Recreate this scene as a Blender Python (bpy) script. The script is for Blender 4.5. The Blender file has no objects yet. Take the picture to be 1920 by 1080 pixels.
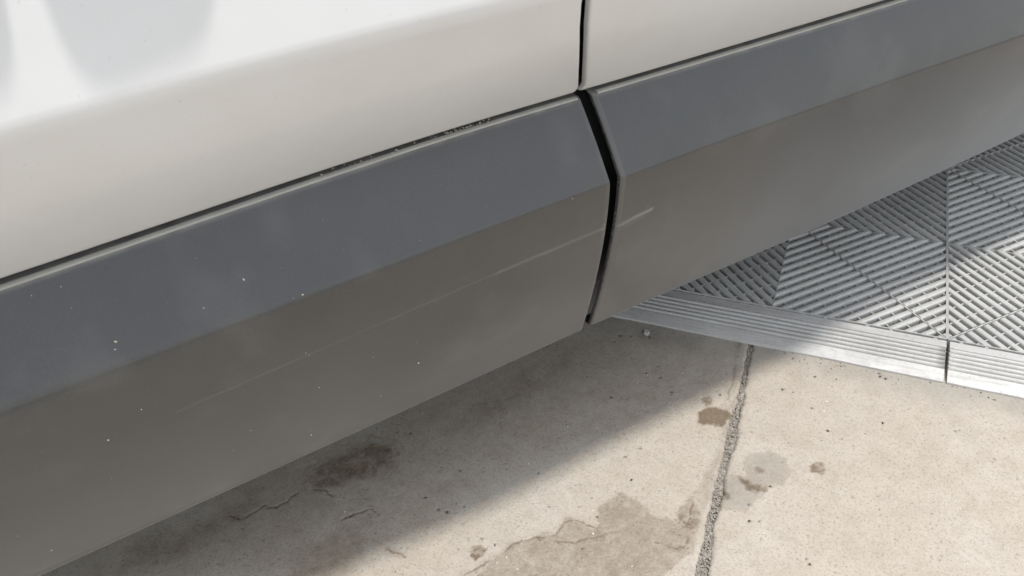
import bpy, bmesh, math, random
import numpy as np
from mathutils import Matrix, Vector
random.seed(7); rng = np.random.default_rng(7)
scn = bpy.context.scene; col = scn.collection

# ---------------------------------------------------------------- camera
Rw = Matrix(((0.92217129, 0.37811151, -0.08143588), (0.18201717, -0.61001675, -0.77119992), (-0.34127682, 0.69635569, -0.63136272)))
cam_d = bpy.data.cameras.new('camera'); cam = bpy.data.objects.new('camera', cam_d); col.objects.link(cam)
m3 = Matrix((Rw[0], -Rw[1], -Rw[2])).transposed()
cam.matrix_world = Matrix.Translation((-0.16274656, -0.81519605, 0.70262897)) @ m3.to_4x4()
cam_d.sensor_width = 36; cam_d.lens = 36 * 1500 / 1920; cam_d.clip_start = 0.01; cam_d.clip_end = 200
cam_d.dof.use_dof = True; cam_d.dof.focus_distance = 0.72; cam_d.dof.aperture_fstop = 20
scn.camera = cam

# ---------------------------------------------------------------- sky, sun, exposure
CD = Vector((0.60335669, 0.79747144, 0)); CN = Vector((0.79747144, -0.60335669, 0))   # along the car, out of its flank
sun_dir = (CD * 0.20 + CN * 0.135 + Vector((0, 0, 1))).normalized()
elev = math.asin(sun_dir.z); az = math.atan2(sun_dir.x, sun_dir.y)
w = bpy.data.worlds.new('World'); scn.world = w; w.use_nodes = True
nt = w.node_tree; bg = nt.nodes['Background']
sky = nt.nodes.new('ShaderNodeTexSky'); sky.sky_type = 'NISHITA'; sky.sun_disc = False
sky.sun_elevation = elev; sky.sun_rotation = az; sky.air_density = 1.7; sky.dust_density = 1.2; sky.ozone_density = 2.0; sky.altitude = 300
hs = nt.nodes.new('ShaderNodeHueSaturation'); hs.inputs['Saturation'].default_value = 0.27     # milky haze takes the blue out of the sky
nt.links.new(sky.outputs[0], hs.inputs['Color']); nt.links.new(hs.outputs[0], bg.inputs[0]); bg.inputs[1].default_value = 0.15
sd = bpy.data.lights.new('sun', 'SUN'); sd.energy = 2.0; sd.angle = math.radians(3.2); sd.color = (1.0, 0.965, 0.92)
so = bpy.data.objects.new('sun', sd); col.objects.link(so); so.rotation_euler = sun_dir.to_track_quat('Z', 'Y').to_euler(); so.location = (0, 0, 5)
scn.view_settings.view_transform = 'Standard'; scn.view_settings.look = 'None'; scn.view_settings.gamma = 1
scn.view_settings.exposure = 0.55
scn.render.engine = 'CYCLES'; scn.render.resolution_x = 1024; scn.render.resolution_y = 576

# ---------------------------------------------------------------- helpers
def link(name, me, mat=None, parent=None, label=None, cat=None, group=None, kind=None, loc=None):
    o = bpy.data.objects.new(name, me); col.objects.link(o)
    if mat is not None and me is not None and not me.materials: me.materials.append(mat)
    if parent: o.parent = parent
    if label: o['label'] = label
    if cat: o['category'] = cat
    if group: o['group'] = group
    if kind: o['kind'] = kind
    if loc is not None: o.location = loc
    return o
def mesh(name, v, f, smooth=True):
    me = bpy.data.meshes.new(name)
    v = np.asarray(v, dtype=np.float32)
    if isinstance(f, np.ndarray):
        me.vertices.add(len(v)); me.vertices.foreach_set('co', v.ravel())
        k = f.shape[1]; me.loops.add(f.size); me.loops.foreach_set('vertex_index', f.ravel().astype(np.int32))
        me.polygons.add(len(f)); me.polygons.foreach_set('loop_start', np.arange(0, f.size, k, dtype=np.int32))
        me.update(calc_edges=True); me.validate()
    else:
        me.from_pydata([tuple(map(float, q)) for q in v], [], f)
    me.polygons.foreach_set('use_smooth', [smooth] * len(me.polygons)); me.update()
    return me
def grid_faces(a, b, flip=False):
    i = np.arange(a - 1)[:, None] * b + np.arange(b - 1)[None]
    i = i.ravel(); q = np.stack([i, i + b, i + b + 1, i + 1], 1)
    return q[:, ::-1] if flip else q
def vnoise(x, y, seed=0):
    xi = np.floor(x).astype(np.int64); yi = np.floor(y).astype(np.int64); fx = x - xi; fy = y - yi
    fx = fx * fx * (3 - 2 * fx); fy = fy * fy * (3 - 2 * fy)
    def h(a, b):
        n = (a * 374761393 + b * 668265263 + seed * 1442695041) & 0x7fffffff
        n = ((n ^ (n >> 13)) * 1274126177) & 0x7fffffff
        return ((n ^ (n >> 16)) & 0xffff) / 65535.0
    return (h(xi, yi) * (1 - fx) + h(xi + 1, yi) * fx) * (1 - fy) + (h(xi, yi + 1) * (1 - fx) + h(xi + 1, yi + 1) * fx) * fy
def fbm(x, y, freq, octv=4, seed=0, gain=0.5):
    a, s, t = 1.0, 0.0, 0.0
    for k in range(octv):
        s = s + a * (vnoise(x * freq + 17.3 * k, y * freq - 9.1 * k, seed + k) - 0.5); t += a; a *= gain; freq *= 2.03
    return s / t * 2
def sstep(a, b, x):
    t = np.clip((x - a) / (b - a), 0, 1); return t * t * (3 - 2 * t)

def material(name, rough=0.5):
    m = bpy.data.materials.new(name); m.use_nodes = True
    nt = m.node_tree; b = nt.nodes['Principled BSDF']; b.inputs['Roughness'].default_value = rough
    return m, nt, b
def nd(nt, t, **kw):
    n = nt.nodes.new(t)
    for k, v in kw.items():
        if k in n.inputs.keys(): n.inputs[k].default_value = v
        else: setattr(n, k, v)
    return n
def noise(nt, scale, detail=4, rough=0.6, vec=None):
    n = nd(nt, 'ShaderNodeTexNoise'); n.inputs['Scale'].default_value = scale; n.inputs['Detail'].default_value = detail; n.inputs['Roughness'].default_value = rough
    if vec is None:
        g = nt.nodes.new('ShaderNodeNewGeometry'); vec = g.outputs['Position']
    nt.links.new(vec, n.inputs['Vector']); return n
def ramp(nt, src, stops):
    r = nt.nodes.new('ShaderNodeValToRGB'); e = r.color_ramp.elements
    while len(e) < len(stops): e.new(0.5)
    for q, (p, c) in zip(e, stops):
        q.position = p; q.color = (c, c, c, 1) if isinstance(c, (int, float)) else (*c, 1)
    nt.links.new(src, r.inputs[0]); return r.outputs[0]
def mix(nt, fac, a, b, mode='MIX'):
    n = nt.nodes.new('ShaderNodeMix'); n.data_type = 'RGBA'; n.blend_type = mode
    for k, s, v in ((0, n.inputs[0], fac), (6, n.inputs[6], a), (7, n.inputs[7], b)):
        if isinstance(v, (int, float)): s.default_value = v if k == 0 else (v, v, v, 1)
        elif isinstance(v, tuple): s.default_value = (*v, 1)
        else: nt.links.new(v, s)
    return n.outputs[2]
def bump(nt, h, strength, dist, prev=None):
    n = nt.nodes.new('ShaderNodeBump'); n.inputs['Strength'].default_value = strength; n.inputs['Distance'].default_value = dist
    nt.links.new(h, n.inputs['Height'])
    if prev: nt.links.new(prev, n.inputs['Normal'])
    return n.outputs[0]

# ---------------------------------------------------------------- materials
def concrete_material():
    m, nt, b = material('concrete', 0.85)
    at = nt.nodes.new('ShaderNodeAttribute'); at.attribute_name = 'wear_light'
    sp = nt.nodes.new('ShaderNodeSeparateColor'); nt.links.new(at.outputs['Color'], sp.inputs[0])
    at2 = nt.nodes.new('ShaderNodeAttribute'); at2.attribute_name = 'dust'
    sp2 = nt.nodes.new('ShaderNodeSeparateColor'); nt.links.new(at2.outputs['Color'], sp2.inputs[0])
    c = mix(nt, ramp(nt, noise(nt, 7, 5, .6).outputs[0], [(.35, 0.), (.65, 1.)]), (.478, .418, .345), (.512, .464, .402))
    c = mix(nt, ramp(nt, noise(nt, 34, 6, .7).outputs[0], [(.42, 0.), (.72, .5)]), c, (.35, .30, .24))
    c = mix(nt, ramp(nt, noise(nt, 60, 6, .75).outputs[0], [(.5, 0.), (.75, .6)]), c, (.53, .50, .455))
    c = mix(nt, ramp(nt, noise(nt, 420, 4, .8).outputs[0], [(.32, .9), (.47, 0.)]), c, (.22, .185, .145))
    c = mix(nt, ramp(nt, noise(nt, 170, 5, .8).outputs[0], [(.30, .55), (.48, 0.)]), c, (.29, .25, .21))
    c = mix(nt, ramp(nt, noise(nt, 900, 3, .8).outputs[0], [(.58, 0.), (.75, .45)]), c, (.60, .56, .50))
    c = mix(nt, sp2.outputs[0], c, (.30, .28, .25))            # grey cement dust
    c = mix(nt, sp2.outputs[1], c, (.62, .60, .56))             # scuffed white
    wet_dark = mix(nt, 1.0, c, (.42, .36, .295), 'MULTIPLY')  # tint for damp stains and for the shade painted beside the car
    c = mix(nt, sp.outputs[0], c, wet_dark)
    c = mix(nt, sp.outputs[1], c, (.14, .10, .07))             # brown crack dirt
    c = mix(nt, sp.outputs[2], c, (.035, .03, .027))            # pits
    nt.links.new(c, b.inputs['Base Color'])
    h = bump(nt, noise(nt, 700, 5, .75).outputs[0], .5, .0008)
    h = bump(nt, noise(nt, 90, 5, .7).outputs[0], .35, .002, h)
    nt.links.new(h, b.inputs['Normal']); b.inputs['Specular IOR Level'].default_value = .3
    return m
def grit_material():
    m, nt, b = material('joint_grit', 0.9)
    c = ramp(nt, noise(nt, 330, 5, .8).outputs[0], [(.30, (.14, .11, .085)), (.42, (.34, .30, .255)), (.58, (.44, .41, .36)), (.68, (.70, .68, .64))])
    nt.links.new(c, b.inputs['Base Color']); nt.links.new(bump(nt, noise(nt, 900, 4, .8).outputs[0], 1, .001), b.inputs['Normal'])
    return m
def stone_material(name, col_, rough=.7):
    m, nt, b = material(name, rough)
    c = mix(nt, noise(nt, 300, 4, .7).outputs[0], tuple(q * .7 for q in col_), tuple(min(1, q * 1.25) for q in col_))
    nt.links.new(c, b.inputs['Base Color']); return m
def tile_material(name, base, rough, dusty):
    m, nt, b = material(name, rough)
    c = mix(nt, ramp(nt, noise(nt, 9, 5, .65).outputs[0], [(.35, 0.), (.7, 1.)]), tuple(q * .86 for q in base), tuple(q * 1.08 for q in base))
    c = mix(nt, ramp(nt, noise(nt, 75, 5, .75).outputs[0], [(.45, 0.), (.75, dusty)]), c, (.46, .42, .36))
    c = mix(nt, ramp(nt, noise(nt, 260, 4, .8).outputs[0], [(.3, .35), (.48, 0.)]), c, (.17, .155, .14))
    c = mix(nt, ramp(nt, noise(nt, 48, 4, .8).outputs[0], [(.66, 0.), (.74, .45)]), c, (.2, .18, .155))
    nt.links.new(c, b.inputs['Base Color'])
    nt.links.new(ramp(nt, noise(nt, 60, 4, .7).outputs[0], [(.3, rough - .1), (.7, rough + .15)]), b.inputs['Roughness'])
    nt.links.new(bump(nt, noise(nt, 650, 4, .75).outputs[0], .35, .0005), b.inputs['Normal'])
    if name == 'ramp_plastic':      # long scuffs along the strip
        g = nt.nodes.new('ShaderNodeNewGeometry'); mp = nt.nodes.new('ShaderNodeMapping'); mp.inputs['Scale'].default_value = (14, 260, 40); nt.links.new(g.outputs['Position'], mp.inputs['Vector'])
        c2 = mix(nt, ramp(nt, noise(nt, 1, 5, .7, mp.outputs[0]).outputs[0], [(.36, .45), (.5, 0.)]), c, (.33, .31, .28)); nt.links.new(c2, b.inputs['Base Color'])
    return m
def paint_material():
    m, nt, b = material('white_paint', 0.38)
    c = mix(nt, ramp(nt, noise(nt, 11, 4, .6).outputs[0], [(.35, 0.), (.7, 1.)]), (.67, .667, .665), (.705, .705, .71))
    c = mix(nt, ramp(nt, noise(nt, 340, 2, .5).outputs[0], [(.70, 0.), (.76, .35)]), c, (.5, .46, .4))
    nt.links.new(c, b.inputs['Base Color'])
    b.inputs['Coat Weight'].default_value = .55; b.inputs['Coat Roughness'].default_value = .12
    return m
def cladding_material():
    m, nt, b = material('grey_cladding_plastic', 0.4)
    at = nt.nodes.new('ShaderNodeAttribute'); at.attribute_name = 'wear_light'
    sp = nt.nodes.new('ShaderNodeSeparateColor'); nt.links.new(at.outputs['Color'], sp.inputs[0])
    c = mix(nt, ramp(nt, noise(nt, 14, 5, .65).outputs[0], [(.35, 0.), (.7, 1.)]), CLAD_A, CLAD_B)
    c = mix(nt, ramp(nt, noise(nt, 1300, 2, .6).outputs[0], [(.35, .5), (.62, 0.)]), c, (.018, .018, .018))
    c = mix(nt, sp.outputs[0], c, (.34, .33, .31))
    nt.links.new(c, b.inputs['Base Color'])
    nt.links.new(ramp(nt, noise(nt, 22, 4, .6).outputs[0], [(.3, .285), (.7, .32)]), b.inputs['Roughness']); b.inputs['Specular IOR Level'].default_value = .85; b.inputs['Sheen Weight'].default_value = .6; b.inputs['Sheen Roughness'].default_value = .35
    nt.links.new(bump(nt, noise(nt, 1800, 3, .6).outputs[0], .12, .0003), b.inputs['Normal'])
    return m
def flat_material(name, c, rough, metal=0):
    m, nt, b = material(name, rough); b.inputs['Metallic'].default_value = metal
    q = mix(nt, noise(nt, 40, 4, .6).outputs[0], tuple(x * .8 for x in c), tuple(min(1, x * 1.2) for x in c)); nt.links.new(q, b.inputs['Base Color'])
    return m
CLAD_A = (.042, .0415, .041); CLAD_B = (.053, .052, .051)
M_CON = concrete_material(); M_GRIT = grit_material()
M_TILE = tile_material('tile_plastic', (.53, .53, .515), .45, .55)
M_RAMP = tile_material('ramp_plastic', (.53, .525, .51), .42, .35)
M_PAINT = paint_material(); M_CLAD = cladding_material()
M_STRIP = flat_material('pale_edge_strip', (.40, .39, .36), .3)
M_BLACK = flat_material('black_rubber', (.012, .012, .013), .7)
M_DARK = flat_material('dark_underbody', (.03, .03, .03), .8)
M_GLASS, _nt, _b = material('tinted_glass', .03); _b.inputs['Base Color'].default_value = (.02, .025, .025, 1); _b.inputs['Specular IOR Level'].default_value = .8
M_DUST = stone_material('dust_speck', (.62, .58, .46), .8)
M_CHIP = stone_material('white_stone', (.55, .53, .49), .6)
M_CRUMB = stone_material('dark_crumb', (.05, .042, .035), .8)
M_FLECK = stone_material('pale_fleck', (.8, .78, .74), .4)
SPECKS= [(-0.7135, 0.3845, 0.0013), (-0.6816, 0.3652, 0.00104), (-0.815, 0.4119, 0.00078), (-0.7434, 0.3775, 0.00078), (-0.7997, 0.3771, 0.00104), (-0.8019, 0.3732, 0.00078), (-0.7356, 0.4029, 0.00052), (-0.8052, 0.3209, 0.00078), (-0.8326, 0.305, 0.00104), (-0.8451, 0.2609, 0.00052), (-0.7645, 0.2294, 0.00052), (-0.747, 0.2461, 0.00078), (-0.7054, 0.2014, 0.00104), (-0.7048, 0.2087, 0.00052), (-0.6889, 0.2648, 0.00078), (-0.6058, 0.24, 0.00104), (-0.6416, 0.2153, 0.00078), (-0.5965, 0.1754, 0.00052), (-0.691, 0.3112, 0.00078), (-0.6897, 0.3073, 0.00052), (-0.6058, 0.2691, 0.00052), (-0.4658, 0.3614, 0.00078), (-0.9159, 0.2402, 0.00078), (-0.8345, 0.202, 0.00052), (-0.9088, 0.2008, 0.00078), (-0.8142, 0.4006, 0.00052), (-0.8315, 0.4123, 0.00052), (-0.6431, 0.2744, 0.00052), (-0.6884, 0.3652, 0.00052), (-0.2098, 0.284, 0.00052), (-0.314, 0.2217, 0.00026)]
SCR = [[(-.3858, .3170), (-.4182, .3122)], [(-.4331, .3166), (-.5328, .3136)], [(-.5328, .3136), (-.64, .3098), (-.7867, .3045)], [(-.3920, .3118), (-.4173, .3062)]]
CRACKS= [[(-0.42, -0.4623), (-0.408, -0.4447), (-0.3947, -0.4288), (-0.3903, -0.4159), (-0.3784, -0.4053), (-0.368, -0.3978), (-0.3527, -0.3898), (-0.3491, -0.3807), (-0.3483, -0.3698), (-0.3377, -0.3675), (-0.3231, -0.3684), (-0.3106, -0.3726)], [(-0.3721, -0.3992), (-0.3552, -0.3985), (-0.3297, -0.3909), (-0.3162, -0.381), (-0.3027, -0.3711), (-0.2852, -0.3651), (-0.2715, -0.3654), (-0.25, -0.3655), (-0.234, -0.3662), (-0.2275, -0.3627), (-0.2279, -0.3515), (-0.2326, -0.3403), (-0.2315, -0.3234), (-0.2318, -0.31)], [(-0.6882, -0.4832), (-0.6736, -0.4838), (-0.6664, -0.47), (-0.6602, -0.4593), (-0.6453, -0.4557), (-0.639, -0.4448), (-0.6341, -0.4337), (-0.6192, -0.4227), (-0.6056, -0.4202), (-0.5937, -0.425)], [(-0.5698, -0.4471), (-0.5607, -0.435), (-0.5475, -0.4241), (-0.5364, -0.4287)], [(-0.526, -0.4555), (-0.5068, -0.4618), (-0.4844, -0.4635)], [(-0.2303, -0.0559), (-0.225, -0.1307), (-0.2253, -0.1995)]]
PITS= [(-0.3725, -0.0898), (-0.3596, -0.0859), (-0.3367, -0.0808), (-0.378, -0.1019), (-0.324, -0.144), (-0.3142, -0.1285), (-0.2346, -0.1517), (-0.3012, -0.2567), (-0.3528, -0.1944), (-0.3065, -0.1459), (-0.2879, -0.1645), (-0.571, -0.3221), (-0.5549, -0.3192), (-0.4782, -0.3485), (-0.563, -0.44), (-0.5608, -0.4371), (-0.3946, -0.3248), (-0.4781, -0.4016), (-0.4681, -0.4016), (-0.4538, -0.3898), (-0.4978, -0.3928), (-0.3691, -0.3607), (-0.1364, -0.0896), (-0.113, -0.0866), (-0.1688, -0.1216), (-0.1569, -0.1221), (-0.1143, -0.1693), (-0.1343, -0.1406), (-0.0601, -0.1394), (0.0117, -0.1276), (-0.0667, -0.0673), (-0.0681, -0.0623), (-0.0609, -0.069), (-0.1173, -0.3362), (-0.1138, -0.3409), (-0.4206, -0.4187), (-0.4049, -0.421), (-0.3213, -0.3961), (-0.3186, -0.3562), (-0.3133, -0.2731), (-0.2983, -0.301), (-0.1782, -0.2923), (-0.1616, -0.2631), (-0.1651, -0.3084), (-0.1745, -0.3116)]
WH= [(-0.3227, -0.1464), (-0.4811, -0.4339), (-0.3952, -0.4383), (-0.3938, -0.3253), (-0.3165, -0.3766), (-0.5562, -0.2871), (-0.5713, -0.4372), (-0.4097, -0.3163), (-0.325, -0.3503), (-0.1198, -0.1257), (-0.121, -0.1413), (-0.3863, -0.2526), (-0.316, -0.2294), (-0.254, -0.1623), (-0.283, -0.1309), (-0.159, -0.3211), (-0.163, -0.2816), (-0.3885, -0.4298), (-0.3738, -0.4381), (-0.2703, -0.3985)]
POLY={
 'under':[(-0.7912, -0.5938), (-0.713, -0.4607), (-0.6042, -0.3203), (-0.4867, -0.1764), (-0.4269, -0.1047), (-0.3346, -0.057), (-0.2239, -0.0738), (-0.2262, -0.1311), (-0.2829, -0.2103), (-0.382, -0.2915), (-0.4433, -0.372), (-0.4976, -0.439), (-0.53, -0.5013)],  # brown damp ground, with the car's shade painted in
 'large wet':[(-0.3217, -0.3498), (-0.3164, -0.3356), (-0.3063, -0.3216), (-0.2836, -0.3209), (-0.2666, -0.3322), (-0.2442, -0.341), (-0.2443, -0.3177), (-0.2329, -0.3), (-0.2197, -0.316), (-0.2233, -0.3435), (-0.2207, -0.3603), (-0.2261, -0.3665), (-0.2348, -0.38), (-0.2402, -0.4045), (-0.2779, -0.4351), (-0.3532, -0.462), (-0.4128, -0.4657), (-0.3985, -0.4333), (-0.3881, -0.417), (-0.3716, -0.4004), (-0.348, -0.3869), (-0.3456, -0.3695), (-0.3347, -0.3678), (-0.3187, -0.3735), (-0.3095, -0.367)],
 'drip':[(-0.2505, -0.1871), (-0.2477, -0.1776), (-0.2368, -0.1715), (-0.2217, -0.1717), (-0.216, -0.1799), (-0.2191, -0.195), (-0.2274, -0.2035), (-0.2391, -0.2041), (-0.248, -0.1988)],
 'drip2':[(-0.2525, -0.1636), (-0.2471, -0.1566), (-0.2385, -0.1599), (-0.2374, -0.1683), (-0.2436, -0.1737), (-0.2502, -0.1716)],
 'spot':[(-0.1271, -0.224), (-0.1214, -0.217), (-0.1133, -0.2179), (-0.111, -0.2252), (-0.1155, -0.2332), (-0.1229, -0.2328)],
 'spot2':[(-0.4281, -0.4361), (-0.4263, -0.4298), (-0.4192, -0.426), (-0.4124, -0.4293), (-0.411, -0.4377), (-0.4169, -0.4441), (-0.4249, -0.4419)],
 'spot3':[(-0.3648, -0.4397), (-0.3603, -0.434), (-0.353, -0.4344), (-0.3491, -0.4402), (-0.3627, -0.445)],
 'pale':[(-0.1915, -0.2428), (-0.186, -0.2259), (-0.168, -0.216), (-0.1502, -0.2251), (-0.1437, -0.2413), (-0.1487, -0.2559), (-0.164, -0.2611), (-0.1828, -0.2618)],
 'pale2':[(-0.2106, -0.2748), (-0.2021, -0.2611), (-0.186, -0.2592), (-0.1643, -0.259), (-0.1689, -0.2816), (-0.1793, -0.2987), (-0.1942, -0.3039), (-0.2061, -0.2978)],
 'smear':[(-0.1957, -0.2603), (-0.1857, -0.2606), (-0.1768, -0.2654), (-0.1636, -0.2638), (-0.1636, -0.2708), (-0.1742, -0.2813), (-0.1833, -0.2747), (-0.1925, -0.2686)],
 'smear2':[(-0.1801, -0.2449), (-0.1726, -0.2401), (-0.1666, -0.244), (-0.1699, -0.2509), (-0.1772, -0.2526)],
 'smear3':[(-0.2089, -0.2778), (-0.1994, -0.2816), (-0.1926, -0.2897), (-0.1979, -0.2956), (-0.207, -0.2877)],
 'jointband':[(-0.2205, -0.1109), (-0.2223, -0.1651), (-0.2198, -0.2217), (-0.222, -0.2455), (-0.2244, -0.2613), (-0.2329, -0.3), (-0.2187, -0.3156), (-0.2099, -0.2922), (-0.21, -0.2184), (-0.2098, -0.161), (-0.2117, -0.1081)],
 'dark':[(-0.6433, -0.4181), (-0.6359, -0.3862), (-0.6147, -0.363), (-0.5948, -0.3366), (-0.5663, -0.3305), (-0.5478, -0.343), (-0.5503, -0.3598), (-0.5465, -0.3815), (-0.5626, -0.3922), (-0.5917, -0.4118), (-0.6141, -0.4305)],
 'dark2':[(-0.7696, -0.5405), (-0.7254, -0.508), (-0.7005, -0.4674), (-0.6714, -0.439), (-0.6453, -0.4557), (-0.6588, -0.4849), (-0.6785, -0.522), (-0.7133, -0.5631), (-0.7644, -0.5843)],
 'brown':[(-0.5825, -0.4685), (-0.5675, -0.4401), (-0.5478, -0.4235), (-0.534, -0.4327), (-0.526, -0.4555), (-0.5188, -0.4787), (-0.532, -0.508), (-0.5793, -0.5309), (-0.607, -0.5098)],
 'brown_shade':[(-0.5582, -0.3262), (-0.5264, -0.2642), (-0.4832, -0.1851), (-0.4231, -0.116), (-0.3914, -0.1264), (-0.4084, -0.1988), (-0.4531, -0.2747), (-0.4985, -0.3226)],  # brown ground below the sill, darkened further as painted shade
}
# ---------------------------------------------------------------- ground: two concrete slabs parted by a crumbled joint
JV = np.array([-.3886, -.3769, -.3528, -.3277, -.3007, -.273, -.2434, -.2128, -.1803, -.1455, -.1098, -.0668])
JL = np.array([-.2119, -.2124, -.2135, -.2151, -.2147, -.2159, -.2156, -.2169, -.2171, -.2156, -.217, -.2174])
JR = np.array([-.1993, -.2006, -.2028, -.2062, -.2056, -.2061, -.2065, -.2049, -.2081, -.2081, -.2105, -.2119])
def joint(v, side):
    base = np.interp(v, JV, JL if side < 0 else JR) - side * .0009
    base = base + np.where(v < JV[0], (JV[0] - v) * .035, 0) + np.where(v > JV[-1], (JV[-1] - v) * .036, 0)
    return base + fbm(v, v * 0 + side, 170, 4, 5 + side, .7) * .0022 + fbm(v, v * 0 + side, 38, 2, 15 + side) * .0016
def poly_dist(x, y, P):
    P = np.array(P); Q = np.roll(P, -1, 0); dmin = np.full(x.shape, 9.0); ins = np.zeros(x.shape, bool)
    for (ax, ay), (bx, by) in zip(P, Q):
        ex, ey = bx - ax, by - ay; t = np.clip(((x - ax) * ex + (y - ay) * ey) / (ex * ex + ey * ey + 1e-12), 0, 1)
        dmin = np.minimum(dmin, np.hypot(x - ax - t * ex, y - ay - t * ey))
        c = ((ay > y) != (by > y)) & (x < (bx - ax) * (y - ay) / (by - ay + 1e-12) + ax); ins ^= c
    return np.where(ins, -dmin, dmin)
def line_dist(x, y, P):
    dmin = np.full(x.shape, 9.0)
    for (ax, ay), (bx, by) in zip(P[:-1], P[1:]):
        ex, ey = bx - ax, by - ay; t = np.clip(((x - ax) * ex + (y - ay) * ey) / (ex * ex + ey * ey + 1e-12), 0, 1)
        dmin = np.minimum(dmin, np.hypot(x - ax - t * ex, y - ay - t * ey))
    return dmin
def slab(name, side, label):
    core = np.arange(-.62, .0, .0016)
    vs = np.concatenate([-.62 - .01 * (1.35 ** np.arange(17, -1, -1)), core, .0 + .01 * (1.35 ** np.arange(0, 19))])
    n_core = 400 if side < 0 else 330
    off = np.concatenate([np.arange(n_core) * .0016, n_core * .0016 + .01 * (1.35 ** np.arange(0, 18))])
    V, O = np.meshgrid(vs, off, indexing='ij')
    U = joint(V, side) + side * O
    x, y = U, V
    wx = x + fbm(x, y, 60, 4, 31) * .006 + fbm(x, y, 300, 3, 35) * .0024; wy = y + fbm(x, y, 60, 4, 41) * .006 + fbm(x, y, 300, 3, 45) * .0024
    near = (x > -.95) & (x < .45) & (y > -.7) & (y < .1)
    wet_dark = np.zeros(x.shape); brn = np.zeros(x.shape); pit = np.zeros(x.shape); gry = np.zeros(x.shape); wht = np.zeros(x.shape)  # first mask: damp stains plus painted shade along the car
    mott = np.clip(.5 + .55 * fbm(x, y, 120, 4, 77) + .45 * fbm(x, y, 420, 3, 78), 0, 1)
    amt = {'large wet': (.50, .003), 'drip': (1.1, .003), 'drip2': (.75, .0025), 'spot': (.85, .0016), 'spot2': (.9, .0016), 'spot3': (.6, .0016),
           'smear': (.9, .004), 'smear2': (.9, .004), 'smear3': (.85, .004), 'jointband': (.30, .004), 'dark': (.85, .016), 'dark2': (.55, .02), 'brown': (.42, .014), 'brown_shade': (.45, .035), 'under': (.28, .03)}
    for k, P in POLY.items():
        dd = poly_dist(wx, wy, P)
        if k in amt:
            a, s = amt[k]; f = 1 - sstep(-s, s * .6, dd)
            wet_dark = np.maximum(wet_dark, f * a * ((.3 + 1.4 * mott) if s < .003 else (.6 + .8 * mott)))
            if k in ('large wet', 'dark', 'brown', 'dark2'): wet_dark = np.maximum(wet_dark, (1 - sstep(0, .0022, np.abs(dd))) * (a * .75 + (.2 if k == 'large wet' else 0)) * sstep(.35, .6, vnoise(x * 25, y * 25, 9)))
        else:
            gry = np.maximum(gry, (1 - sstep(-.004, .002, dd)) * .42 * (.6 + .8 * mott)); wet_dark = np.maximum(wet_dark, (1 - sstep(-.004, .002, dd)) * .16)
            wet_dark = np.maximum(wet_dark, (1 - sstep(0, .0025, np.abs(dd))) * .3)
    h = fbm(x, y, 40, 4, 3) * .0005
    for k, P in enumerate(CRACKS):
        dd = line_dist(x + fbm(x, y, 130, 3, 51) * .003, y + fbm(x, y, 130, 3, 61) * .003, P)
        f = (1 - sstep(.0001, .0013, dd)) * sstep(.25, .5, vnoise(x * 70, y * 70, 13)) * (.4 if k == 5 else .75)
        brn = np.maximum(brn, f); h = h - f * .0012
        wet_dark = np.maximum(wet_dark, (1 - sstep(0, .008, dd)) * .45 * mott)
    # rust flecks by the joint and rough whitish scuffs in the dark patch
    rz = (1 - sstep(.0, .022, np.hypot(x + .2335, y + .335))); brn = np.maximum(brn, rz * sstep(.55, .75, .5 + .7 * fbm(x, y, 260, 4, 91)) * .8)
    dk = 1 - sstep(-.012, .002, poly_dist(x, y, POLY['dark'])); wht = np.maximum(wht, dk * sstep(.55, .8, .5 + .8 * fbm(x, y * 2, 160, 4, 17)) * .55)
    wht = np.maximum(wht, sstep(.72, .9, .5 + .9 * fbm(x, y, 30, 5, 19)) * sstep(.5, .8, vnoise(x * 400, y * 260, 23)) * .12)
    # grey cement film along the ramp and beside the joint
    gry = np.maximum(gry, (1 - sstep(.0, .05, -.058 - y + .02 * fbm(x, y, 25, 3, 29))) * .55)
    gry = np.maximum(gry, (1 - sstep(.0, .012, O)) * .3 * mott)
    # pits: the ones seen one by one, then a random peppering
    px = rng.uniform(-.8, .3, 900); py = rng.uniform(-.6, -.06, 900); pr = rng.uniform(.0005, .0010, 900)
    for (a, c) in PITS: px = np.append(px, a); py = np.append(py, c); pr = np.append(pr, .0014)
    for a, c, r in zip(px, py, pr):
        i0, i1 = np.searchsorted(vs, [c - r * 3, c + r * 3])
        if i1 <= i0: continue
        row = U[i0:i1]; mrow = np.hypot((row - a) * random.uniform(.7, 1.4), V[i0:i1] - c)
        f = 1 - sstep(r * .4, r * 1.5, mrow)
        pit[i0:i1] = np.maximum(pit[i0:i1], f * (.75 if r >= .0014 else .45)); h[i0:i1] -= f * .0009
    # worn lip at the joint
    h = h - (1 - sstep(.0, .0028, O)) * .0022 * (.5 + mott)
    h = np.where(near, h, h * 0.3)
    Z = h
    a, b_ = V.shape
    verts = np.stack([U, V, Z], 2).reshape(-1, 3)
    # broken face of the slab going down into the joint
    e = np.stack([U[:, 0] + side * .0006, V[:, 0], np.full(a, -.010)], 1)
    base = len(verts); verts = np.concatenate([verts, e])
    F = grid_faces(a, b_, flip=(side > 0)) [:, ::-1]
    i = np.arange(a - 1); S = np.stack([i * b_, (i + 1) * b_, base + i + 1, base + i], 1)
    F = np.concatenate([F, S if side < 0 else S[:, ::-1]])
    me = mesh(name, verts, F[:, ::-1] if False else F)
    z0 = np.zeros(a)
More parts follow.
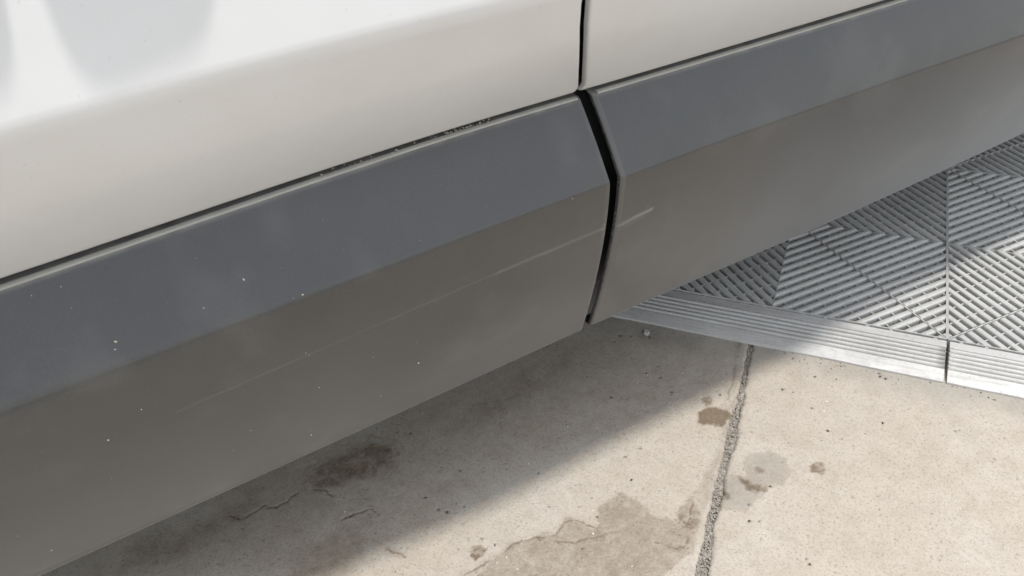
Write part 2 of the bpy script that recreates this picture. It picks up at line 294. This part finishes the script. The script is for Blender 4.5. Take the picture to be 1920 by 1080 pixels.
    for nm, ch in (('wear_light', (wet_dark, brn, pit)), ('dust', (gry, wht, wht * 0))):
        ca = me.color_attributes.new(nm, 'FLOAT_COLOR', 'POINT')
        arr = np.ones((len(verts), 4), np.float32)
        for k in range(3): arr[:base, k] = np.clip(ch[k].ravel(), 0, 1); arr[base:, k] = .3 if (nm == 'wear_light' and k < 2) else 0
        ca.data.foreach_set('color', arr.ravel())
    o = link(name, me, M_CON, label=label, kind='structure'); return o
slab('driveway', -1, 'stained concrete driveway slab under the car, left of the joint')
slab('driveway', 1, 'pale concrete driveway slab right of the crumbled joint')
# filler in the joint
fv = np.concatenate([[-6, -2], np.arange(-.62, .02, .0011), [2, 6]]); fo = np.linspace(0, 1, 15)
FV, FO = np.meshgrid(fv, fo, indexing='ij'); L_ = joint(FV, -1) - .002; R_ = joint(FV, 1) + .002
FU = L_ + (R_ - L_) * FO
FZ = -.0035 + fbm(FU, FV, 260, 4, 101, .75) * .0048 + fbm(FU, FV, 60, 2, 103) * .0018
jf = link('joint_filler', mesh('joint_filler', np.stack([FU, FV, FZ], 2).reshape(-1, 3), grid_faces(len(fv), 15)[:, ::-1]), M_GRIT, kind='structure', label='rough grit packed in the joint between the slabs')
def pebble(bm, x, y, z, r, flat=.6, seg=1):
    mt = Matrix.Translation((x, y, z)) @ Matrix.Rotation(random.uniform(0, 6.28), 4, 'Z') @ Matrix.Diagonal((r * random.uniform(.8, 1.4), r * random.uniform(.6, 1), r * flat, 1))
    g = bmesh.ops.create_icosphere(bm, subdivisions=seg, radius=1, matrix=mt)
    for v in g['verts']: v.co += Vector((random.uniform(-1, 1), random.uniform(-1, 1), random.uniform(-1, 1))) * r * .22
def scatter(name, mat, pts, label, smooth=False, parent=None):
    bm = bmesh.new()
    for p in pts: pebble(bm, *p)
    me = bpy.data.meshes.new(name); bm.to_mesh(me); bm.free()
    return link(name, me, mat, kind='stuff', label=label, parent=parent)
P = []
for _ in range(2400):
    v = random.uniform(-.55, -.05); t = random.uniform(.02, .98); l, r = float(joint(np.array([v]), -1)[0]), float(joint(np.array([v]), 1)[0])
    P.append((l + (r - l) * t, v, -.0032 + random.uniform(-.001, .0020), random.uniform(.0004, .0013)))
scatter('joint_gravel', M_GRIT, P, 'loose fine gravel crumbs lying in the driveway joint')
P = [(a, c, .0004, random.uniform(.0007, .0013), .4) for a, c in PITS[::2]]
for _ in range(260):
    v = random.uniform(-.6, -.06); P.append((random.uniform(-.8, .3), v, .0002, random.uniform(.0003, .0007), .5))
for _ in range(120):
    u = random.uniform(-.4, .35); P.append((u, -.0575 - abs(random.gauss(0, .006)), .0003, random.uniform(.0003, .0009), .5))
scatter('dark_crumbs', M_CRUMB, P, 'tiny dark dirt crumbs scattered over the concrete')
P = [(a, c, .0003, random.uniform(.0006, .0010), .5) for a, c in WH]
for _ in range(170): P.append((random.uniform(-.8, .3), random.uniform(-.6, -.06), .0001, random.uniform(.0002, .0005), .5))
scatter('pale_flecks', M_FLECK, P, 'tiny white flecks scattered over the concrete')
bm = bmesh.new(); pebble(bm, 0, 0, 0, .0052, .35, 2); me = bpy.data.meshes.new('stone_chip'); bm.to_mesh(me); bm.free()
link('stone_chip', me, M_CHIP, label='small pale stone chip lying on concrete just below the ramp strip beside the car', cat='stone', loc=(-.3425, -.0748, .0012))

# ---------------------------------------------------------------- ribbed floor tiles
TS, TH = .4, .018; PITCH = .2 / 11; HALF = .0039
PROF = [(-HALF, -.0168), (-HALF, -.0026), (-.0035, -.0010), (-.0019, -.0001), (.0019, -.0001), (.0035, -.0010), (HALF, -.0026), (HALF, -.0168)]
SQ = math.sqrt(2)
def rib_mesh(c, half):
    """Rib along |x|+|y| = c in the quadrant [0,.2]^2, cut at the quadrant's edges and at the diagonal spine."""
    e = .0004 if c < .2 else .0016                 # stay clear of the outer frame
    va = []; 
    for w_, z in PROF:
        cc = c + w_ * SQ
        a = (cc - .0003, .0003) if cc <= .2 else (.2 - e, cc - .2 + e)
        mid = cc / 2; g = .0010 + (.0008 if z > -.001 else 0)
        if a[0] < mid + g * .5: a = (mid + g, mid - g)
        mdl = (mid + g / SQ, mid - g / SQ)
        A, B = (a, mdl)
        if half: A, B = (A[1], A[0]), (B[1], B[0])
        va.append((A, B, z))
    v = [(q[0][0], q[0][1], q[2]) for q in va] + [(q[1][0], q[1][1], q[2]) for q in va]
    n = len(PROF); f = []
    for i in range(n - 1): f.append((i, i + 1, n + i + 1, n + i) if not half else (n + i, n + i + 1, i + 1, i))
    f.append(tuple(range(n)) if half else tuple(range(n - 1, -1, -1))); f.append(tuple(range(2 * n - 1, n - 1, -1)) if half else tuple(range(n, 2 * n)))
    return v, f
ribs = []
for j in range(22):
    c = (j + .5) * PITCH
    for half in (0, 1):
        if c < .01 : continue
        v, f = rib_mesh(c, half)
        me = mesh('rib', v, f, True); me.materials.append(M_TILE); me.set_sharp_from_angle(angle=math.radians(50)); ribs.append(me)
def boxes_mesh(name, bl, mat):
    """bl: list of (centre, size, rotz)"""
    bm = bmesh.new()
    for c, s, r in bl: bmesh.ops.create_cube(bm, size=1, matrix=Matrix.Translation(c) @ Matrix.Rotation(r, 4, 'Z') @ Matrix.Diagonal((*s, 1)))
    me = bpy.data.meshes.new(name); bm.to_mesh(me); bm.free(); me.materials.append(mat); return me
spine = boxes_mesh('spine', [((.1 , .1, -.0065), (.2 * SQ - .006, .0014, .0126), math.pi / 4)], M_TILE)
rail = boxes_mesh('rail', [((0, -.2 + .0007, -.0085), (.3984, .0012, .0169), 0)], M_TILE)
cross = boxes_mesh('cross_web', [((.1, 0, -.0075), (.196, .0009, .0125), 0)], M_TILE)
lat = []
for k in range(-7, 8):
    if k == 0: continue
    off = k * .0202                                  # webs parallel to the spine, off it by this distance
    o2 = abs(off) * SQ; a0 = (o2, 0.0); a1 = (.2, .2 - o2)
    if .2 - o2 < .01: continue
    L = math.hypot(a1[0] - a0[0], a1[1] - a0[1]); cx, cy = (a0[0] + a1[0]) / 2, (a0[1] + a1[1]) / 2
    if off < 0: cx, cy = cy, cx
    lat.append(((cx, cy, -.0090), (L - .004, .0015, .0134), math.pi / 4))
lattice = boxes_mesh('web_lattice', lat, M_TILE)
QR = [0, math.pi / 2, math.pi, -math.pi / 2]
edge_tri = None
def make_tile(cx, cy, label):
    t = link('ribbed_tile', None, label=label, cat='floor tile', group='ribbed garage floor tiles', loc=(cx, cy, TH))
    for q in QR:
        for me in ribs: o = link('rib', me, parent=t); o.rotation_euler.z = q
        o = link('spine', spine, parent=t); o.rotation_euler.z = q
        o = link('rail', rail, parent=t); o.rotation_euler.z = q
        o = link('cross_web', cross, parent=t); o.rotation_euler.z = q
        o = link('web_lattice', lattice, parent=t); o.rotation_euler.z = q; o['kind'] = 'stuff'
    return t
make_tile(-.2, .2, 'ribbed grey floor tile in the front row, left of the long seam beside the car')
make_tile(.2, .2, 'ribbed grey floor tile in the front row, right of the long seam')
make_tile(-.2, .6, 'ribbed grey floor tile in the second row, mostly hidden behind the car')
make_tile(.2, .6, 'ribbed grey floor tile in the second row, right of the long seam')
# ramp strips
def ramp_z(v):           # top slope, v metres out from the tile edge
    return np.interp(v, [0, .012, .0575], [.0168, .0160, .0024])
def make_ramp(u0, u1, label):
    t = link('ramp_edge', None, label=label, cat='ramp edge', group='ramp strips along the tile edge', loc=(u0, 0, 0))
    L = u1 - u0; us = np.linspace(0, L, 60)
    vv = [(.0014, .008), (.0014, .0161), (.0020, .0167), (.0125, .0161), (.0133, .0142), (.0405, .0056), (.0412, .0071), (.0555, .0030), (.0568, .0024), (.0572, .0016), (.0572, -.0002)]
    v = []; 
    for i, u in enumerate(us):
        wob = math.sin(u * 31 + u0 * 9) * .00025 + math.sin(u * 83) * .00012
        for a, z in vv: v.append((u, -a - (wob if a > .05 else 0), z))
    n = len(vv); F = grid_faces(60, n)[:, ::-1].tolist(); F.append(list(range(n))); F.append(list(range(60 * n - 1, 59 * n - 1, -1)))
    me = mesh('base', v, F); me.set_sharp_from_angle(angle=math.radians(30)); link('base', me, M_RAMP, parent=t)
    for k in range(5):
        a = .0136 + k * .00545; rv = []
        pr = [(0, -.0012), (.0002, .0007), (.0010, .0019), (.0020, .0023), (.0032, .0019), (.0040, .0007), (.0042, -.0012)]
        for i, u in enumerate(np.linspace(.0004, L - .0004, 40)):
            for q, z in pr: rv.append((u, -(a + q), float(np.interp(a + q, [.0133, .0405], [.0148, .0062])) + z))
        n2 = len(pr); F = grid_faces(40, n2)[:, ::-1].tolist(); F.append(list(range(n2))); F.append(list(range(40 * n2 - 1, 39 * n2 - 1, -1)))
        link('ridge', mesh('ridge', rv, F), M_RAMP, parent=t)
    bl = []; u = .012
    while u < L - .008:
        bl.append(((u, -.0008, .0145), (.0040, .0016, .0044), 0)); u += .0265 if (len(bl) % 2) else .0485
    link('tab', boxes_mesh('tab', bl, M_RAMP), parent=t)['kind'] = 'stuff'
    return t
make_ramp(-.3995, -.0006, 'grey ridged ramp strip left of the strip joint, running from under the car')
make_ramp(.0030, .4020, 'pale ridged ramp strip right of the strip joint at the right edge')
# ---------------------------------------------------------------- car
SX=np.array([-1.8,-1.3,-.92,-.80,-.70,-.60,-.5,-.43,-.33,-.2,-.10,.04,.22,.6,1.0])
N_BOT=np.array([-.17,-.145,-.1376,-.1345,-.1318,-.129,-.127,-.1255,-.122,-.115,-.1105,-.1068,-.104,-.097,-.10])
N_TOP=np.array([-.175,-.145,-.135,-.1325,-.1315,-.1290,-.1235,-.1160,-.107,-.0955,-.0880,-.078,-.066,-.052,-.055])
N_CRE=np.array([-.125,-.102,-.092,-.089,-.086,-.083,-.0805,-.0763,-.0735,-.0645,-.058,-.047,-.036,-.02,-.02])
N_BCR=np.array([-.105,-.075,-.065,-.0635,-.061,-.053,-.0385,-.0335,-.033,-.030,-.024,-.016,-.012,-.01,-.01])
ZB,ZC,ZT,ZL,ZK=.169,.363,.421,.4258,.537
def sm(tab,s):
    # smoothed lookup
    s=np.asarray(s,float)
    return sum(w*np.interp(s+o,SX,tab) for o,w in ((-.06,.15),(-.03,.2),(0,.3),(.03,.2),(.06,.15)))
def clad_n(s,z):
    u=np.clip((z-ZB)/(ZC-ZB),0,1); b,c,t=sm(N_BOT,s),sm(N_CRE,s),sm(N_TOP,s)
    lo=b+(c-b)*(1-(1-u)**1.45)
    v=np.clip((z-ZC)/(ZT-ZC),0,1)
    up=c+(t-c)*v+.0014*np.sin(np.pi*v)
    return np.where(z<=ZC,lo,up)
def body_n(s,z):
    u=np.clip((z-ZL)/(ZK-ZL),0,1); b=sm(N_TOP,s)+.0015; c=sm(N_BCR,s)
    lo=b+(c-b)*u+.004*np.sin(np.pi*u)
    up=c-np.interp(z,[ZK,.60,.70,.80,.90,1.0],[0,.012,.034,.062,.100,.15])
    return np.where(z<=ZK,lo,up)
def W(s, n, z): return np.stack([CD.x * s + CN.x * n, CD.y * s + CN.y * n, z + 0 * s], -1)
O_CAR = Vector(CD * -.43 + CN * -.9)
car = link('car', None, label='white car with grey lower door cladding parked at the edge of the ribbed tiles', cat='car')
def sheet(name, s_cols, rows, nfun, mat, parent, edge=0, r=.003, depth=.03, wear_light=None, flange=((0, .012), (0, .012)), sfun=None):
    """Loft: columns along the car, rows up the flank; rolled ends and inward flanges."""
    # rows: list of (z, dn) ; columns: list of (s, dn)
    cols_ = [(s, 0.0) for s in s_cols]
    arc = [(math.sin(t) * r, (1 - math.cos(t)) * r) for t in np.linspace(0, math.pi / 2, 6)]
    if edge:   # edge=+1: the high-s end meets the gap, -1: the low-s end
        e = s_cols[-1] if edge > 0 else s_cols[0]
        cols_ = [c for c in cols_ if (c[0] < e - r if edge > 0 else c[0] > e + r)]
        ext = [(e - edge * r + edge * a, -b) for a, b in arc] + [(e, -depth * .5), (e, -depth)]
        cols_ = cols_ + ext if edge > 0 else ext[::-1] + cols_
    S = np.array([c[0] for c in cols_]); DN = np.array([c[1] for c in cols_])
    Z = np.array([q[0] for q in rows]); RN = np.array([q[1] for q in rows])
    SS, ZZ = np.meshgrid(S, Z, indexing='ij'); DD = DN[:, None] + RN[None]
    if sfun is not None: SS = SS + sfun(ZZ)
    N = nfun(SS, ZZ) + DD
    v = W(SS, N, ZZ).reshape(-1, 3)
    me = mesh(name, v, grid_faces(len(S), len(Z)))
    if wear_light is not None:
        ca = me.color_attributes.new('wear_light', 'FLOAT_COLOR', 'POINT'); arr = np.ones((len(v), 4), np.float32)
        wv = wear_light(SS, ZZ)
        for k in range(3): arr[:, k] = wv.ravel()
        ca.data.foreach_set('color', arr.ravel())
    return link(name, me, mat, parent=parent)
def roll(z, dz, r, n=5, depth=.012, up=False):
    """fillet rows from the outer face at z over to an inward flange at z+dz"""
    out = [(z + dz * math.sin(t), -(1 - math.cos(t)) * r) for t in np.linspace(0, math.pi / 2, n)]
    out += [(z + dz, -r - depth * .4), (z + dz, -r - depth)]
    return out
def clad_rows():
    lo = roll(ZB + .003, -.003, .003, 5, .014)[::-1]
    mid = list(np.arange(ZB + .0045, ZC - .004, .0015)) + list(ZC + np.linspace(-.003, .003, 9)) + list(np.arange(ZC + .0045, ZT - .0025, .0015))
    hi = roll(ZT - .0022, .0022, .0022, 6, .012)
    return lo + [(z, 0.0) for z in mid] + hi
def clad_nf(s, z):     # round the crease by averaging over a few mm
    k = 1 + 7 * np.clip((-.5 - s) / .4, 0, 1)      # the crease softens towards the front
    return sum(clad_n(s, np.clip(z + o * k, ZB, ZT)) for o in (-.0010, -.0005, 0, .0005, .0010)) / 5
def wear_light_f(S, Z):
    w_ = np.zeros(S.shape)
    for k, (P, a, wd) in enumerate(zip(SCR, (.42, .22, .13, .14), (.0034, .0026, .0014, .0012))):
        dd = line_dist(S, Z + fbm(S, Z, 60, 2, 7) * .00025, P)
        w_ = np.maximum(w_, (1 - sstep(wd * .15, wd, dd)) * a * (.5 + .6 * vnoise(S * 60, Z * 500, 3)) * (sstep(.25, .6, vnoise(S * 22, Z * 0, 33)) * .5 + .5 if k == 2 else 1))
    for (a, c, r_) in ((-.3851, .3172, .003), (-.389, .3215, .0016), (-.3885, .3149, .0018), (-.434, .3160, .0024), (-.4337, .3205, .0014)):
        w_ = np.maximum(w_, (1 - sstep(r_ * .2, r_, np.hypot(S - a, (Z - c) * 1.5))) * .6 * (.4 + vnoise(S * 900, Z * 900, 5)))
    haze_ = sstep(.1, .7, fbm(S, Z, 22, 4, 15)) * .06 + (1 - sstep(0, .01, np.abs(Z - .2))) * .01
    # pale rubbed edge left of the gap
    w_ = np.maximum(w_, (1 - sstep(.0, .0016, np.abs(S + .4325))) * .18 * vnoise(S * 0, Z * 90, 8))
    w_ = np.maximum(w_, np.where(S > -.4215, 1 - sstep(-.4172, -.4150, S), 0) * .16)  # sky reflection painted in as a paler right lip
    w_ = np.maximum(w_, sstep(ZT - .0030, ZT - .0012, Z) * (.25 + .35 * vnoise(S * 120, Z * 0, 11)))     # paler along the top ledge
    return np.clip(np.maximum(w_, haze_), 0, 1)
S_L = np.concatenate([np.linspace(-1.45, -1.0, 20), np.arange(-.998, -.431, .0016), [-.431]])
S_R = np.concatenate([[-.4206], np.arange(-.4180, .30, .0022), np.linspace(.305, .62, 15)])
def body_rows():
    lo = roll(ZL + .006, -.006, .0055, 7, .016)[::-1]
    mid = list(np.linspace(ZL + .008, ZK - .010, 22)) + list(np.linspace(ZK - .009, ZK + .009, 19)) + list(np.linspace(ZK + .012, .94, 40))
    return lo + [(z, 0.0) for z in mid]
def body_nf(s, z): return sum(body_n(s, z + o) for o in np.linspace(-.006, .006, 9)) / 9
def slant(s_gap):      # the shut line leans back above the cladding
    return lambda Z: np.interp(Z, [.40, .4335, .4572, .4804, .5028, .5226, .60, .94], [.0, -.0002, -.0114, -.0216, -.0308, -.0374, -.055, -.080])
for nm, SB, e, SC in (('front', np.concatenate([np.linspace(-1.45, -1.0, 20), np.arange(-.99, -.437, .006), [-.4362]]), 1, S_L),
                      ('rear', np.concatenate([[-.4300], np.arange(-.424, .30, .006), np.linspace(.31, .62, 15)]), -1, S_R)):
    door = sheet('door', SB, body_rows(), body_nf, M_PAINT, car, edge=e, r=.0016, depth=.006, sfun=slant(0))
    sheet('cladding', SC, clad_rows(), clad_nf, M_CLAD, door, edge=e, r=(.0007 if e > 0 else .0052), depth=.0045, wear_light=wear_light_f)
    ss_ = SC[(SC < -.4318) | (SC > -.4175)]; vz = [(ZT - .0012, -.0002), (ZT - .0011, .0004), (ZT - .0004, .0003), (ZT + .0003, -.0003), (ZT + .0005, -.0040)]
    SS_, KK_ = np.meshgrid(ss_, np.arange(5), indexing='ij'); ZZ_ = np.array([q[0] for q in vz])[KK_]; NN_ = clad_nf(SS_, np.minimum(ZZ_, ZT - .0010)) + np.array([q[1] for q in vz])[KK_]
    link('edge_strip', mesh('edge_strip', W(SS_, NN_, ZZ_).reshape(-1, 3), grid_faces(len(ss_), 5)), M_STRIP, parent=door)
    if e > 0: door_l = door
    else: door_r = door
    # unseen handle and added cap, set low and shaped to shade the door below
    for nm2, h0, h1 in (('shadow_handle', -.742, -.656), ('shadow_cap', -.850, -.7545)):
        if e < 0: h0, h1 = h0 + 1.1, h1 + 1.1
        ns = 26; s_ = np.linspace(h0, h1, ns); v = []
        for k, s in enumerate(s_):
            t = (k / (ns - 1) - .5) * 2; q = max(0.0, 1 - abs(t) ** (5 if nm2 == 'shadow_handle' else 16)) ** .5
            out = .006 + .0375 * q * (.93 - .07 * t); zc = .668; hh = .014 + .012 * q
            nb_ = float(body_n(s, zc)) - .012
            for a in range(16):
                w_ = a / 16 * 2 * math.pi; v.append((s, nb_ + (out + .012) * (.5 + .5 * math.cos(w_)), zc + math.sin(w_) * hh))
        v = np.array(v); vv_ = W(v[:, 0], v[:, 1], v[:, 2]); F = [(k * 16 + a, k * 16 + (a + 1) % 16, (k + 1) * 16 + (a + 1) % 16, (k + 1) * 16 + a) for k in range(ns - 1) for a in range(16)]
        F += [tuple(range(15, -1, -1)), tuple(range(16 * (ns - 1), 16 * ns))]
        link(nm2, mesh(nm2, vv_, F), M_PAINT, parent=door)
# dust specks stuck on the cladding
def specks(parent, lst, name):
    bm = bmesh.new()
    for s, z, r in lst:
        n = float(clad_nf(np.array(s), np.array(z))); p = W(np.array(s), np.array(n), np.array(z))
        for _ in range(2 if r > .0009 else 1):
            pebble(bm, p[0] + random.uniform(-r, r) * .5, p[1] + random.uniform(-r, r) * .4, p[2] + random.uniform(-r, r) * .5, r * .62, .9)
    me = bpy.data.meshes.new(name); bm.to_mesh(me); bm.free(); link(name, me, M_DUST, parent=parent, kind='stuff')
sp = [(s, z, r * 1.05) for s, z, r in SPECKS]
extra = [(random.uniform(-.95, -.44), random.uniform(.18, .41), random.uniform(.0002, .00035)) for _ in range(55)] + [(random.uniform(-.41, .2), random.uniform(.19, .40), random.uniform(.0002, .00035)) for _ in range(20)]
specks(door_l, [q for q in sp + extra if q[0] < -.434], 'dust_speck')
specks(door_r, [q for q in sp + extra if q[0] > -.418], 'dust_speck')
# crumbs caught in the slot above the cladding
bm = bmesh.new()
for _ in range(45):
    s = random.choice((random.gauss(-.525, .012), random.gauss(-.53, .02), random.gauss(-.61, .03)))
    if s > -.437: continue
    n = float(sm(N_TOP, s)) - random.uniform(.001, .006); p = W(np.array(s), np.array(n), np.array(ZT + random.uniform(.0004, .0022)))
    pebble(bm, p[0], p[1], p[2], random.uniform(.0004, .0011), .8)
me = bpy.data.meshes.new('slot_crumbs'); bm.to_mesh(me); bm.free(); link('slot_crumbs', me, M_GRIT, parent=door_l, kind='stuff')
# inner shell behind the doors, rubber seal, floor pan, glass and roof
def loft_box(name, poly, s0, s1, mat, ns=12):
    S = np.linspace(s0, s1, ns); v = []
    for s in S:
        for n, z in poly(s): v.append(W(np.array(s), np.array(n), np.array(z)))
    k = len(poly(s0)); F = [(i * k + a, (i + 1) * k + a, (i + 1) * k + (a + 1) % k, i * k + (a + 1) % k) for i in range(ns - 1) for a in range(k)]
    F += [tuple(range(k)), tuple(range(ns * k - 1, (ns - 1) * k - 1, -1))]
    me = mesh(name, np.array(v), F, False); link(name, me, mat, parent=car)
g_ = .024
loft_box('inner_shell', lambda s: [(float(clad_n(s, ZB)) - g_ - .02, ZB + .012), (float(clad_n(s, ZC)) - g_ - .006, ZC), (float(clad_n(s, ZT)) - g_, ZT), (float(body_n(s, ZK)) - g_ - .03, ZK), (float(body_n(s, .9)) - .06, .90), (-1.6, .90), (-1.6, ZB + .012)], -1.44, .61, M_BLACK, 40)
loft_box('floor_pan', lambda s: [(-.20, ZB - .02), (-.20, ZB + .05), (-1.6, ZB + .05), (-1.6, ZB - .02)], -1.5, .9, M_DARK)
loft_box('window', lambda s: [(float(body_n(s, .94)) - .004, .935), (-.36, 1.32), (-.375, 1.32), (float(body_n(s, .94)) - .02, .935)], -1.35, .60, M_GLASS)
loft_box('roof', lambda s: [(-.34, 1.318), (-.36, 1.35), (-.55, 1.40), (-1.25, 1.40), (-1.45, 1.35), (-1.45, 1.318)], -1.30, .60, M_PAINT)
